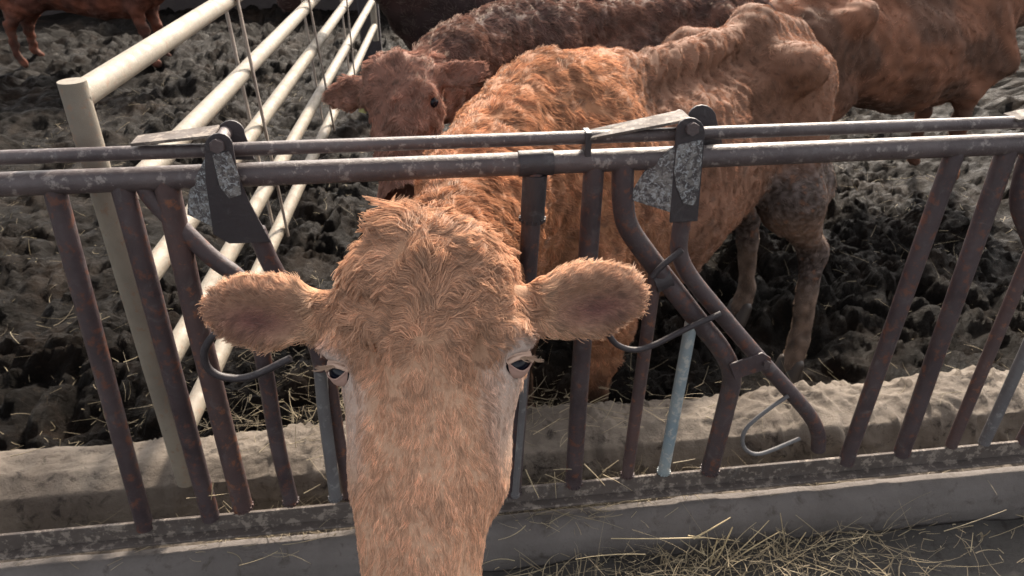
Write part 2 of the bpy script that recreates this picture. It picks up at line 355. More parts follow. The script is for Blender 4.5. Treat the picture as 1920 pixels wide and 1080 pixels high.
bar('upright_bar', [(600, 690), (606, 760), (629, 935)], .0135, M_grey)
bar('upright_bar', [(618, 700), (632, 800), (655, 932)], .0135, M_red, Y=YB+.03)
bar('upright_bar', [(985, 640), (980, 760), (966, 930)], .008, M_grey, Y=YB-.03)
# repeats of the bay beyond both sides
pitch = PY(1297, 240, YB)[0]-PY(415, 265, YB)[0]
def shift(P, dx): P = np.array(P); P[:, 0] += dx; return P
for kx in (-2, -1, 1):
    for l, r, mt, sm in [([(1003, 308), (962, 925)], .0185, M_paint, 0), ([(1114, 305), (1075, 908)], .0196, M_paint, 0), (bent, .0212, M_paint, 6), ([(1231, 496), (1176, 892)], .0142, M_red, 0), ([(1300, 585), (1244, 886)], .0138, M_grey, 0)]:
        if kx == -1 and l[0][0] >= 1168: continue
        if kx == -1: pass
        MB().tube(shift(pts(l), kx*pitch), r, 16, sm).build('bent_tube' if sm else 'upright_bar', mt, fb)

def bracket(cx, cy, poly, wing, arm, strap, spotmat, dx=0):
    S = lambda l, Y: shift(pts(l, Y), dx)
    # front cheek plate, welded side wing, rear cheek, pivot bolt, spacer sleeve
    fp = MB().plate(S(poly, YB-.034), .005).build('bracket_plate', M_dark, fb, .001)
    MB().plate(S([(x+0, y) for x, y in spotmat], YB-.0362), .0024).build('worn_patch', M_spot, fp)
    wg = np.array(S(wing, YB-.034)); wg[0:2, 1] += .0; wg[2:, 1] += .022
    MB().plate(wg, .004).build('side_plate', M_spot, fb, .0008)
    MB().plate(S([(x+22, y-24) for x, y in poly[:9]]+[(poly[8][0]+40, 300), (poly[0][0]+22, 300)], YB+.034), .005).build('bracket_plate', M_dark, fb, .001)
    p = S([(cx, cy)], YB-.034)[0]
    b0 = cyl(p+A(0, -.007, 0), p+A(0, .075, 0), .0115).build('pivot_sleeve', M_rail, fb)
    V = MB().tube([p+A(0, -.009, 0), p+A(0, -.001, 0)], .0125, 6, 0).build('bolt_head', M_rail, b0)
    if arm: MB().tube(S(arm, YB-.01), .0172, 20, 7).build('locking_arm', M_paint, fb)
    if strap: 
        s4 = S(strap, YB+.0); Pq = np.array(s4)
        top = [Pq[0]+A(0, -.02, 0), Pq[1]+A(0, -.026, 0), Pq[1]+A(0, .03, 0), Pq[0]+A(0, .024, 0)]
        MB().plate(top, .005, (0, 0, -1)).build('link_strap', M_dusty, fb, .001)
cap = lambda x, y, r: [(x+r*math.cos(a_), y-r*math.sin(a_)) for a_ in np.linspace(PI, 0, 9)]
Rpoly = cap(1295, 248, 27)+[(1318, 300), (1308, 415), (1256, 418), (1262, 330)]
Rpatch = [(1270, 272), (1318, 262), (1316, 300), (1310, 365), (1300, 385), (1282, 382), (1268, 350), (1264, 320)]
arm = [(1282, 400), (1275, 440), (1274, 475), (1292, 515), (1340, 575), (1420, 668), (1490, 745), (1522, 785), (1534, 815), (1534, 842)]
bracket(1297, 240, Rpoly, [(1268, 272), (1262, 400), (1183, 382), (1215, 330)], arm, [(1103, 252), (1288, 214)], Rpatch)
Lpoly = cap(410, 277, 27)+[(446, 330), (470, 385), (508, 455), (430, 457), (400, 440), (385, 340)]
Lpatch = [(398, 290), (430, 284), (448, 330), (452, 365), (430, 372), (412, 350)]
bracket(408, 272, Lpoly, [(385, 295), (428, 440), (345, 412), (348, 370)], [(480, 430), (492, 460), (508, 495), (545, 560), (590, 640), (604, 690)], [(250, 262), (405, 244)], Lpatch)
bracket(1297, 240, Rpoly, [(1268, 272), (1262, 400), (1183, 382), (1215, 330)], arm, [(1103, 252), (1288, 214)], Rpatch, dx=pitch)
bracket(1297, 240, Rpoly, [(1268, 272), (1262, 400), (1183, 382), (1215, 330)], None, [(1103, 252), (1288, 214)], Rpatch, dx=-2*pitch)
# small clip on the control rod
mb = MB(); p = PY(1100, 266, YB); mb.box(p+A(-.006, -.016, -.028), p+A(.006, .016, .022)); mb.build('clip', M_dark, fb, .002)
# stops, latch hooks and links
def rod(name, l, r, mat, Y, par=fb): return MB().tube(pts(l, Y), r, 12, 6).build(name, mat, par)
rod('latch_hook', [(1352, 588), (1290, 615), (1230, 645), (1192, 656), (1160, 648), (1143, 630), (1140, 616)], .0062, M_dark, YB-.045)
rod('latch_hook', [(423, 618), (398, 632), (383, 660), (390, 690), (420, 707), (470, 706), (545, 672)], .0075, M_dark, YB-.05)
rod('latch_hook', [(1478, 742), (1440, 768), (1402, 800), (1392, 826), (1402, 846), (1430, 850), (1500, 822)], .0048, M_grey, YB-.03)
rod('link_rod', [(1279, 468), (1240, 500), (1222, 520)], .0062, M_dark, YB-.035)
rod('link_rod', [(1480, 742), (1510, 780), (1528, 812)], .0055, M_paint, YB+.012)
MB().tube(pts([(1226, 528), (1256, 516)], YB), .0245, 20, 0).build('stop_collar', M_dark, fb)
lp = MB().plate(pts([(1368, 684), (1430, 662), (1446, 672), (1444, 690), (1378, 712)], YB-.03), .005).build('link_plate', M_paint, fb, .001)
p = PY(1436, 680, YB-.03); MB().tube([p+A(0, -.008, 0), p+A(0, .002, 0)], .008, 6, 0).build('bolt_head', M_rail, lp)

# ------------------------------------------------------------------ gate at the left
ga = math.radians(86.4); gd = A(math.cos(ga), math.sin(ga), 0); gn = A(-gd[1], gd[0], 0); g0 = A(-.6, 1.42, 0)
gt = empty('pipe_gate', (-.6, 1.42, .5), label='long cream painted pipe gate running back through the mud', cat='gate')
for z in (1.42, 1.20, 1.012, .80, .612):
    MB().tube([g0+A(0, 0, z)+gd*(.36 if z == .612 and False else 0), g0+gd*4.82+A(0, 0, z)], .0245, 20, 0).build('gate_rail', M_gate, gt)
for s_ in (0.0, 4.84): MB().tube([g0+gd*s_+A(0, 0, .5), g0+gd*s_+A(0, 0, 1.45)], .024, 18, 0).build('gate_stile', M_gate, gt)
def gpt(px, py, off=0):
    d = ray(px, py); p0 = g0+gn*off; t = ((p0-CAM)@gn)/(d@gn); return CAM+d*t
for (a, b_, off) in [((445, 0), (500, 255), -.03), ((424, 18), (472, 240), .03), ((583, 20), (626, 240), -.03), ((568, 10), (605, 230), .03), ((650, 0), (664, 132), -.03), ((640, 10), (654, 130), .03)]:
    p = gpt(*a, off); q = gpt(*b_, off); d = (q-p)/(p[2]-q[2])
    top = p + d*(p[2]-1.46); bot = p + d*(p[2]-.585)
    MB().tube([top, bot], .0085 if off < 0 else .0095, 10, 0, .6).build('brace_strap', M_strap, gt)
# dark square post near the far end of the gate
mb = MB(); mb.box((-.42, 6.35, GZ-.2), (-.26, 6.5, 1.7)); o = mb.build('gate_post', M_dark, None, .01); tag(o, 'dark square post at the far end of the cream pipe gate', 'post')
#CATTLE
# ------------------------------------------------------------------ implicit surfaces, meshed on a stretched grid
class Field:
    def __init__(s, xs, ys, zs): s.ax = [np.asarray(a, np.float32) for a in (xs, ys, zs)]; s.v = np.full([len(a) for a in s.ax], .25, np.float32)
    def put(s, lo, hi, fn, k, op='u', mar=.10):
        sl = [slice(max(0, np.searchsorted(a, l-mar)-1), np.searchsorted(a, h+mar)+1) for a, l, h in zip(s.ax, lo, hi)]
        X, Y, Z = np.meshgrid(*[a[q] for a, q in zip(s.ax, sl)], indexing='ij', sparse=True)
        if X.size == 0 or Y.size == 0 or Z.size == 0: return
        b = fn(X, Y, Z).astype(np.float32); a = s.v[tuple(sl)]
        if op == 'u': h = np.maximum(k-np.abs(a-b), 0)/k; s.v[tuple(sl)] = np.minimum(a, b)-h*h*k*.25
        else: b = -b; h = np.maximum(k-np.abs(a-b), 0)/k; s.v[tuple(sl)] = np.maximum(a, b)+h*h*k*.25
    def cone(s, a, b, ra, rb, k=.05, op='u', sq=None):      # tapered capsule; sq=(axis, factor) flattens it
        a = A(*a); b = A(*b); ra = max(ra, 1e-4); R = max(ra, rb)
        d = b-a; L2 = max(float(d@d), 1e-9)
        M = np.eye(3)
        if sq is not None: ax = nrm(A(*sq[0])); M = np.eye(3)+(1/sq[1]-1)*np.outer(ax, ax)
        dm = M@d; L2 = max(float(dm@dm), 1e-9)
        def fn(X, Y, Z):
            x, y, z = X-a[0], Y-a[1], Z-a[2]
            u = [M[i, 0]*x+M[i, 1]*y+M[i, 2]*z for i in range(3)]
            t = np.clip((u[0]*dm[0]+u[1]*dm[1]+u[2]*dm[2])/L2, 0, 1)
            return np.sqrt((u[0]-t*dm[0])**2+(u[1]-t*dm[1])**2+(u[2]-t*dm[2])**2)-(ra*(1-t)+rb*t)
        f = 1 if sq is None else max(1, sq[1]); s.put(np.minimum(a, b)-R*f, np.maximum(a, b)+R*f, fn, k, op)
    def ell(s, c, M, rad, k=.04, op='u', p=2.0):       # ellipsoid with local axes rows of M
        c = A(*c); M = np.array(M); r = A(*rad)
        def fn(X, Y, Z):
            x, y, z = X-c[0], Y-c[1], Z-c[2]
            u = [(M[i, 0]*x+M[i, 1]*y+M[i, 2]*z)/r[i] for i in range(3)]
            if p == 2: k0 = np.sqrt(u[0]**2+u[1]**2+u[2]**2); k1 = np.sqrt((u[0]/r[0])**2+(u[1]/r[1])**2+(u[2]/r[2])**2)+1e-6; return k0*(k0-1)/k1
            k0 = (np.abs(u[0])**p+np.abs(u[1])**p+np.abs(u[2])**p)**(1/p); return (k0-1)*r.min()
        e = np.abs(M.T)@r; s.put(c-e, c+e, fn, k, op)
    def mesh(s):
        v = s.v; ins = v < 0; cnt = np.zeros([n-1 for n in v.shape], np.int8)
        for i in (0, 1):
            for j in (0, 1):
                for k in (0, 1): cnt += ins[i:v.shape[0]-1+i, j:v.shape[1]-1+j, k:v.shape[2]-1+k]
        act = (cnt > 0) & (cnt < 8); I = np.argwhere(act); vid = -np.ones(act.shape, np.int32); vid[tuple(I.T)] = np.arange(len(I))
        acc = np.zeros((len(I), 3)); num = np.zeros(len(I))
        G = lambda o: v[I[:, 0]+o[0], I[:, 1]+o[1], I[:, 2]+o[2]]
        Pp = lambda o: np.stack([s.ax[c][I[:, c]+o[c]] for c in range(3)], 1)
        cs = [(i, j, k) for i in (0, 1) for j in (0, 1) for k in (0, 1)]
        for o in cs:
            for c in range(3):
                if o[c] == 0:
                    q = list(o); q[c] = 1; a = G(o); b = G(q); m = (a < 0) != (b < 0)
                    t = np.where(m, a/np.where(m, a-b, 1), 0); acc += m[:, None]*(Pp(o)*(1-t[:, None])+Pp(q)*t[:, None]); num += m
        V = acc/num[:, None]; Q = []
        for c in range(3):
            a_, b_ = [(1, 2), (2, 0), (0, 1)][c]
            sl0 = [slice(1, n-1) for n in v.shape]; sl1 = list(sl0); sl0[c] = slice(0, v.shape[c]-1); sl1[c] = slice(1, v.shape[c])
            A0 = ins[tuple(sl0)]; A1 = ins[tuple(sl1)]; E = np.argwhere(A0 != A1)
            if len(E) == 0: continue
            s0 = A0[tuple(E.T)]; base = E.copy()
            for ax in range(3):
                if ax != c: base[:, ax] += 1
            da = np.zeros(3, int); da[a_] = 1; db = np.zeros(3, int); db[b_] = 1
            g_ = lambda o: vid[tuple((base-o).T)]
            q = np.stack([g_(da+db), g_(db), g_(0*da), g_(da)], 1); q[~s0] = q[~s0][:, ::-1]; Q.append(q)
        Q = np.vstack(Q); Q = Q[(Q >= 0).all(1)]; return V, Q
def vnormals(V, Q):
    n = np.cross(V[Q[:, 2]]-V[Q[:, 0]], V[Q[:, 3]]-V[Q[:, 1]]); N_ = np.zeros_like(V)
    for k in range(4): 
        for c in range(3): N_[:, c] += np.bincount(Q[:, k], n[:, c], len(V))
    return nrm(N_)
def relax(V, Q, it=2, w=None):
    for _ in range(it):
        S = np.zeros_like(V); c = np.zeros(len(V))
        for k in range(4):
            j = Q[:, (k+1) % 4]; i = Q[:, k]
            for q in range(3): S[:, q] += np.bincount(i, V[j, q], len(V))+np.bincount(j, V[i, q], len(V))
            c += np.bincount(i, minlength=len(V))+np.bincount(j, minlength=len(V))
        V = V*.5+.5*S/c[:, None]
    return V
def axis(a, b, fine, coarse, lo, hi): return spaced([(a, lo, coarse, fine), (lo, hi, fine, fine), (hi, b, fine, coarse)]) if lo > a and hi < b else spaced([(a, b, coarse, coarse)])

# ------------------------------------------------------------------ fur
def fur(parent, V, Q, N_, n, dens, dirf, lenf, colf, npts=5, rad=.00035, lift=.35, clump=2500, cl=.5, wav=.12, seed=1, curl=.0, wave=.0, calm=None, cjit=.17):
    g = np.random.default_rng(seed)
    ar = np.linalg.norm(np.cross(V[Q[:, 2]]-V[Q[:, 0]], V[Q[:, 3]]-V[Q[:, 1]]), axis=1)*.5
    cen = V[Q].mean(1); nn = nrm(N_[Q].mean(1)); p = ar*dens(cen, nn); p /= p.sum()
    f = g.choice(len(Q), n, p=p); s_ = g.random((n, 1)); t_ = g.random((n, 1)); q = Q[f]
    P = (V[q[:, 0]]*(1-s_)+V[q[:, 1]]*s_)*(1-t_)+(V[q[:, 3]]*(1-s_)+V[q[:, 2]]*s_)*t_
    Nn = nrm((N_[q[:, 0]]*(1-s_)+N_[q[:, 1]]*s_)*(1-t_)+(N_[q[:, 3]]*(1-s_)+N_[q[:, 2]]*s_)*t_)
    P = P - Nn*.001
    D = dirf(P, Nn); D = D - Nn*np.sum(D*Nn, 1, keepdims=True); D = nrm(D)
    B = np.cross(Nn, D)
    km = np.ones(n) if calm is None else calm(P)
    w1 = SNoise(14, 14, seed+1)(P)*.30+SNoise(45, 14, seed+2)(P)*wav*2
    ang = (w1 + g.normal(0, wav, n))*km; D = D*np.cos(ang)[:, None]+B*np.sin(ang)[:, None]
    Ln = lenf(P, Nn)*g.uniform(.65, 1.2, n)
    lf = lift*(1+.5*km*SNoise(22, 14, seed+3)(P))*g.uniform(.6, 1.4, n); lf = np.clip(lf*(.35+.65*km), .05, 1.3)
    tt = np.linspace(0, 1, npts)
    X = P[:, None]+Ln[:, None, None]*(D[:, None]*tt[None, :, None]+Nn[:, None]*(lf[:, None]*(tt-.55*tt**2)[None, :])[..., None])
    ph = SNoise(9, 12, seed+8)(P)*4; X += (B*(Ln*wave*km)[:, None])[:, None]*(np.sin(ph[:, None]+tt[None]*5.5)*tt[None])[..., None]
    bend = g.normal(0, 1, (n, 3)); X += (Ln[:, None]*.10*tt[None]**2)[..., None]*bend[:, None]
    if clump:
        ci = g.choice(n, clump, replace=False); kd = kdtree.KDTree(clump)
        for i, c in enumerate(ci): kd.insert(P[c], i)
        kd.balance(); near = np.fromiter((kd.find(x)[1] for x in P.tolist()), int, n); G = X[ci[near]]
        # clump tips wander sideways together
        cw = g.normal(0, 1, (clump, 3))*curl; G = G+(cw[near]*Ln[:, None])[:, None]*(tt**1.5)[None, :, None]
        wgt = (cl*km**.9*g.uniform(.4, 1.15, n))[:, None]*tt[None]**1.1
        X = X*(1-wgt[..., None])+G*wgt[..., None]
        cj = g.normal(1, cjit, clump)[near]
    else: cj = np.ones(n)
    col = np.clip(colf(P, Nn)*cj[:, None], .001, 1)
    h = bpy.data.hair_curves.new('fur'); h.add_curves([npts]*n)
    h.attributes['position'].data.foreach_set('vector', X.astype(np.float32).ravel())
    ra = h.attributes.get('radius') or h.attributes.new('radius', 'FLOAT', 'POINT')
    rr = (rad*(1-.75*tt)[None]*np.clip(Ln/.016, .6, 1.5)[:, None]); ra.data.foreach_set('value', rr.astype(np.float32).ravel())
    ca = h.attributes.new('col', 'FLOAT_COLOR', 'CURVE'); ca.data.foreach_set('color', np.concatenate([col, np.ones((n, 1))], 1).astype(np.float32).ravel())
    h.materials.append(M_hair); o = bpy.data.objects.new('fur', h); return link(o, parent)

# ------------------------------------------------------------------ cattle: skeleton drawn in body space
# body frame: s along the back from withers to tail, l to the side (towards the camera for the main cow), z up
def cow_body(Fd, W, ax, sc_, gz, pose, bony=0.0, sx=1.0):
    ax = nrm(A(ax[0], ax[1], 0)); lt = A(ax[1], -ax[0], 0)
    def T(s, l, z): return A(W[0], W[1], 0)+ax*s*sc_*sx+lt*l*sc_+A(0, 0, z)
    H = W[2]-gz                       # height at the withers
    zz_ = lambda f: gz+H*f
    c = lambda a, b, ra, rb, k=.06, sq=None, op='u': Fd.cone(T(*a), T(*b), ra*sc_, rb*sc_, k*sc_, op, sq)
    L_ = pose.get('len', 1.28); fl = (tuple(lt), .72)
    # trunk
    c((.20, 0, zz_(.66)), (.55, 0, zz_(.63)), .30, .34, .08, (tuple(lt), .80))
    c((.55, 0, zz_(.63)), (.98*L_, 0, zz_(.68)), .34, .27, .08, (tuple(lt), .88))
    c((.05, 0, zz_(.62)), (.30, 0, zz_(.60)), .23, .30, .08, (tuple(lt), .72))
    # withers and spine
    c((.02, 0, zz_(.93)), (.30, 0, zz_(.905)), .075, .085, .10)
    c((.0, 0, zz_(.83)), (.30, 0, zz_(.80)), .135, .17, .10, (tuple(lt), .7))
    bn = .72 if bony else 1.0; c((.30, 0, zz_(.908)), (.98*L_, 0, zz_(.908)), .075*bn, .070*bn, .11*bn)
    c((.98*L_, 0, zz_(.915)), (L_+.36, 0, zz_(.86)), .075, .065, .10)
    # pelvis, hook bones, rump
    c((.93*L_, -.19, zz_(.85)), (.93*L_, .19, zz_(.85)), .060, .060, .10)
    c((.93*L_, .22, zz_(.85)), (L_+.40, .10, zz_(.78)), .055, .07, .12); c((.93*L_, -.22, zz_(.85)), (L_+.40, -.10, zz_(.78)), .055, .07, .12)
    c((L_+.08, 0, zz_(.72)), (L_+.36, 0, zz_(.70)), .22, .18, .1, (tuple(lt), .9))
    # knobbly hook bone and the hollow in front of it
    for s_ in (-1, 1):
        if bony:
            Fd.ell(T(.93*L_, .245*s_, zz_(.853)), np.stack([ax, lt, zz]), (.078*sc_, .075*sc_, .070*sc_), .025)
            Fd.ell(T(.76*L_, .315*s_, zz_(.785)), np.stack([ax, lt, zz]), (.17*sc_, .145*sc_, .13*sc_), .05, 's')
    # shoulders
    for s_ in (-1, 1):
        c((.10, .10*s_, zz_(.86)), (-.02, .17*s_, zz_(.60)), .085, .115, .09)
        c((-.02, .17*s_, zz_(.60)), (.14, .16*s_, zz_(.47)), .10, .085, .06)
    # legs
    for key, s_ in (('fn', 1), ('ff', -1)):
        hx, hl = pose.get(key, (.06, .15*s_)); 
        c((.14, .16*s_, zz_(.47)), (.06+hx*.5, (.15*s_+hl)/2, zz_(.30)), .075, .048, .05)
        c((.06+hx*.5, (.15*s_+hl)/2, zz_(.30)), (.06+hx*.5, (.15*s_+hl)/2, zz_(.27)), .052, .050, .03)
        c((.06+hx*.5, (.15*s_+hl)/2, zz_(.27)), (hx+.03, hl, zz_(.085)), .036, .034, .03)
        c((hx+.03, hl, zz_(.085)), (hx-.02, hl, zz_(.03)), .040, .045, .03)
    for key, s_ in (('hn', 1), ('hf', -1)):
        hx, hl = pose.get(key, (L_+.25, .16*s_)); kx = pose.get(key+'k', 0)
        st = (L_-.02+kx*.4, .19*s_*.6+hl*.4, zz_(.52)); hk = (L_+.26+kx, .16*s_*.3+hl*.7, zz_(.335)); hf = (hx, hl, zz_(.03))
        c((L_+.12, .14*s_, zz_(.74)), st, .175, .13, .08, (tuple(lt), .8))
        c((L_+.20, .13*s_, zz_(.66)), (L_+.20+kx*.5, .14*s_*.5+hl*.5, zz_(.50)), .13, .10, .08, (tuple(lt), .8))
        c(st, hk, .105, .052, .07); c(hk, (hx+.03, hl, zz_(.10)), .050, .036, .04)
        c((hx+.03, hl, zz_(.10)), (hx-.02, hl, zz_(.03)), .044, .048, .03)
    return T, zz_

def cow_limits(T, zz_, L_): pass

M_lid = plain('pale_eyelid', (.52, .37, .29), .75, .2); M_lid2 = plain('pink_lower_lid', (.36, .235, .195), .6, .3)
# ======================= the cow with her head through the barrier
O = PD(797, 688, .92); ro = math.radians(2.6)
R_ = cr*math.cos(ro)+cu*math.sin(ro); Ub = math.radians(13)
u0 = -cr*math.sin(ro)+cu*math.cos(ro); U_ = u0*math.cos(Ub)+cf*math.sin(Ub); N3 = np.cross(R_, U_)
HM = np.stack([R_, U_, N3])
hl = lambda a, b, f: O+R_*a+U_*b+N3*f
loc = lambda P: (P-O)@HM.T
up_ = [.210, .190, .170, .145, .115, .08, .045, .015, -.01, -.04, -.073, -.105, -.137, -.168, -.20, -.24, -.29, -.33, -.365]
wp_ = [.018, .055, .086, .108, .123, .128, .127, .124, .120, .113, .106, .100, .094, .087, .080, .073, .074, .076, .056]
wp_ = [w_*.985 for w_ in wp_]
cxp = [.003, .003, .003, .001, .0, .0, .0, .0, .0, -.002, -.005, -.008, -.011, -.013, -.015, -.017, -.017, -.015, -.012]
fp_ = [-.055, -.028, -.012, -.004, .001, .004, .004, .003, .002, .001, .0, -.001, -.002, -.004, -.007, -.010, -.008, -.012, -.03]   # front surface
bp_ = [-.10, -.15, -.18, -.20, -.21, -.215, -.215, -.215, -.21, -.20, -.19, -.18, -.17, -.16, -.15, -.14, -.14, -.14, -.12]
def head_sdf(X, Y, Z, O_=None, M_=None, S=1.0):
    O_ = O if O_ is None else O_; M_ = HM if M_ is None else M_
    x, y, z = (X-O_[0])/S, (Y-O_[1])/S, (Z-O_[2])/S
    a, b, f = [M_[i, 0]*x+M_[i, 1]*y+M_[i, 2]*z for i in range(3)]
    uu = up_[::-1]; ip = lambda v: np.interp(b, uu, v[::-1])
    w_ = ip(wp_); fr = ip(fp_); bk = ip(bp_); cx = ip(cxp); h = (fr-bk)/2; fc = (fr+bk)/2
    p = 2.9; d = ((np.abs((a-cx)/w_)**p+np.abs((f-fc)/h)**p)**(1/p)-1)*np.minimum(w_, h)
    cap_ = np.maximum(b-.210, -.365-b); q = np.maximum(d, cap_)
    return q*S
xs = axis(-.75, 2.05, .0052, .017, -.335, .335); ys = axis(.40, 3.55, .0052, .017, .55, 1.10); zs_ = axis(GZ-.05, 1.56, .0052, .015, .92, 1.50)
Fd = Field(xs, ys, zs_)
# body
W = A(.315, 1.93, 1.355); bax = nrm(A(1.28-.31, 2.78-1.92, 0))
blt = A(bax[1], -bax[0], 0)
def inv(p): d = A(p[0], p[1], 0)-A(W[0], W[1], 0); return float(d@bax), float(d@blt)
def gpx(px, py, z): d = ray(px, py); return CAM+d*((z-1.8)/d[2])
hn = inv(gpx(1481, 700, GZ)); hf = inv(gpx(1388, 592, GZ)); fn = inv(gpx(1022, 900, GZ))
pose = dict(hn=hn, hf=hf, fn=(.08, .17), ff=(.12, -.17), hnk=-.13, hfk=.0, len=1.27)
T, zc = cow_body(Fd, W, bax, 1.0, GZ, pose, 1)
# neck: chest to skull, passing under the rail between the bars
nk = [T(.16, 0, 1.03), T(-.10, .0, 1.06), A(.115, 1.52, 1.085), A(.055, 1.30, 1.075), A(.015, 1.13, 1.09), hl(.0, .06, -.17)]
nr = [.27, .215, .17, .150, .130, .10]
for i in range(5): Fd.cone(nk[i], nk[i+1], nr[i], nr[i+1], .08, 'u', (tuple(R_), .72 if i else .8))
Fd.cone(T(-.06, 0, .92), A(.10, 1.5, .93), .17, .12, .1, 'u', (tuple(blt), .6))
Fd.cone(T(.02, 0, 1.245), A(.10, 1.60, 1.20), .085, .06, .10)
# head
lo = hl(0, 0, 0)-.38; hi_ = hl(0, 0, 0)+.30
Fd.put(lo, hi_, head_sdf, .02, 'u', .02)
Fd.ell(hl(.004, .150, -.045), HM, (.072, .040, .05), .05)                   # poll
Fd.ell(hl(0, .085, -.015), HM, (.085, .08, .027), .04)                       # domed forehead
Fd.ell(hl(-.006, -.13, -.012), HM, (.040, .17, .024), .03)                       # bridge of the nose
for s_ in (-1, 1):
    Fd.ell(hl(.074*s_-.008, -.115, -.115), HM, (.028, .060, .05), .03)                 # cheek
    Fd.ell(hl(.104*s_, .038, -.036), HM, (.032, .030, .028), .02)               # brow
    Fd.ell(hl(.116*s_, .004, -.038), HM, (.021, .014, .022), .006, 's')        # eye socket
    Fd.ell(hl(.062*s_, -.02, .000), HM, (.009, .055, .012), .014, 's')
    Fd.ell(hl(.045*s_, -.34, -.012), HM, (.018, .012, .02), .01, 's')           # nostril
# ears: thick leaf shapes, cupped towards the front
def ear(base, tip, halfw, th, cupn, M, k=.02, cup=True):
    base = np.array(base); tip = np.array(tip); e = nrm(tip-base); n_ = nrm(cupn-e*(cupn@e)); w_ = np.cross(n_, e); L_ = np.linalg.norm(tip-base)
    Mx = np.stack([e, w_, n_])
    M.ell(base+e*L_*.56, Mx, (L_*.50, halfw, th), k)
    M.cone(base-e*.03, base+e*L_*.45, halfw*.62, halfw*.7, k, 'u', (tuple(n_), .55))
    if cup:
        M.ell(base+e*L_*.56+n_*th*.92+w_*halfw*.16*cup, Mx, (L_*.40, halfw*.62, th*.85), k*.7, 's')
    return Mx
eL0, eL1 = PD(625, 592, .985), PD(398, 577, 1.00); eR0, eR1 = PD(985, 585, .985), PD(1194, 545, 1.00)
MxL = ear(eL0, eL1, .045, .021, N3*.9+U_*-.25, Fd, .022, 1); MxR = ear(eR0, eR1, .044, .021, N3*.9+U_*-.25, Fd, .022, -1)
V, Q = Fd.mesh(); V = relax(V, Q, 3); Nv = vnormals(V, Q)
q = loc(V); hd = np.linalg.norm(q+A(0, .05, .08), axis=1)
# skin folds over the ribs, wrinkles on neck and rump
bs_ = (V-W)@np.stack([bax, blt, zz]).T
onb = smooth(.34, .5, hd)
ridge = np.sin((bs_[:, 0]*.86-bs_[:, 2]*.55+.03*SNoise(3, 10, 3)(V))*2*PI/.072)
ridge = ridge*(.55+.6*SNoise(5, 12, 33)(V)).clip(0, 1.3)
V = V+Nv*(onb*.0075*ridge*smooth(.25, .45, bs_[:, 0])*smooth(1.05, .85, bs_[:, 0])*smooth(-.62, -.40, bs_[:, 2]))[:, None]
V = V+Nv*(onb*(.004*SNoise(3, 14, 4)(V)+.002*SNoise(13, 14, 5)(V)))[:, None]
fo = (hd < .30)*smooth(.0, .05, q[:, 1]); V = V+Nv*(fo*.0016*SNoise(11, 14, 91)(V*A(1, 1, 1.5)))[:, None]
Wd = SNoise(1, 18, 44); u1 = (V-W)@nrm(bax*.8-zz*.6); u2 = (V-W)@nrm(bax*.6+zz*.8); V = V+Nv*(onb*smooth(.25, .4, bs_[:, 0])*smooth(1.15, .95, bs_[:, 0])*.0024*Wd(np.stack([u1*17, u2*4, u2*0+3*SNoise(.8, 8, 45)(V*3)], 1)))[:, None]
nkf = smooth(.30, .1, bs_[:, 0])*smooth(.4, .5, hd)
V = V+Nv*(nkf*.0025*np.sin((bs_[:, 0]*.9+bs_[:, 2]*.25+.02*SNoise(5, 10, 6)(V))*2*PI/.085))[:, None]
Nv = vnormals(V, Q)
NA, NB, NC = SNoise(3, 12, 71), SNoise(16, 14, 72), SNoise(40, 14, 73)
eyeP = [hl(.117*s_, .008, -.036) for s_ in (-1, 1)]
def ear_edge(P):
    out = np.zeros(len(P)); ins = np.zeros(len(P))
    for M_, c0, L_ in ((MxL, eL0, .17), (MxR, eR0, .155)):
        l_ = (P-c0)@M_.T; r_ = np.sqrt(((l_[:, 0]-L_*.56)/(L_*.5))**2+(l_[:, 1]/.045)**2); m_ = (l_[:, 0] > .01)*(l_[:, 0] < .25)*(np.abs(l_[:, 1]) < .09)*(np.abs(l_[:, 2]) < .07); out = np.maximum(out, smooth(.72, 1.0, r_)*m_); ins = np.maximum(ins, m_*1.0)
    return out, ins
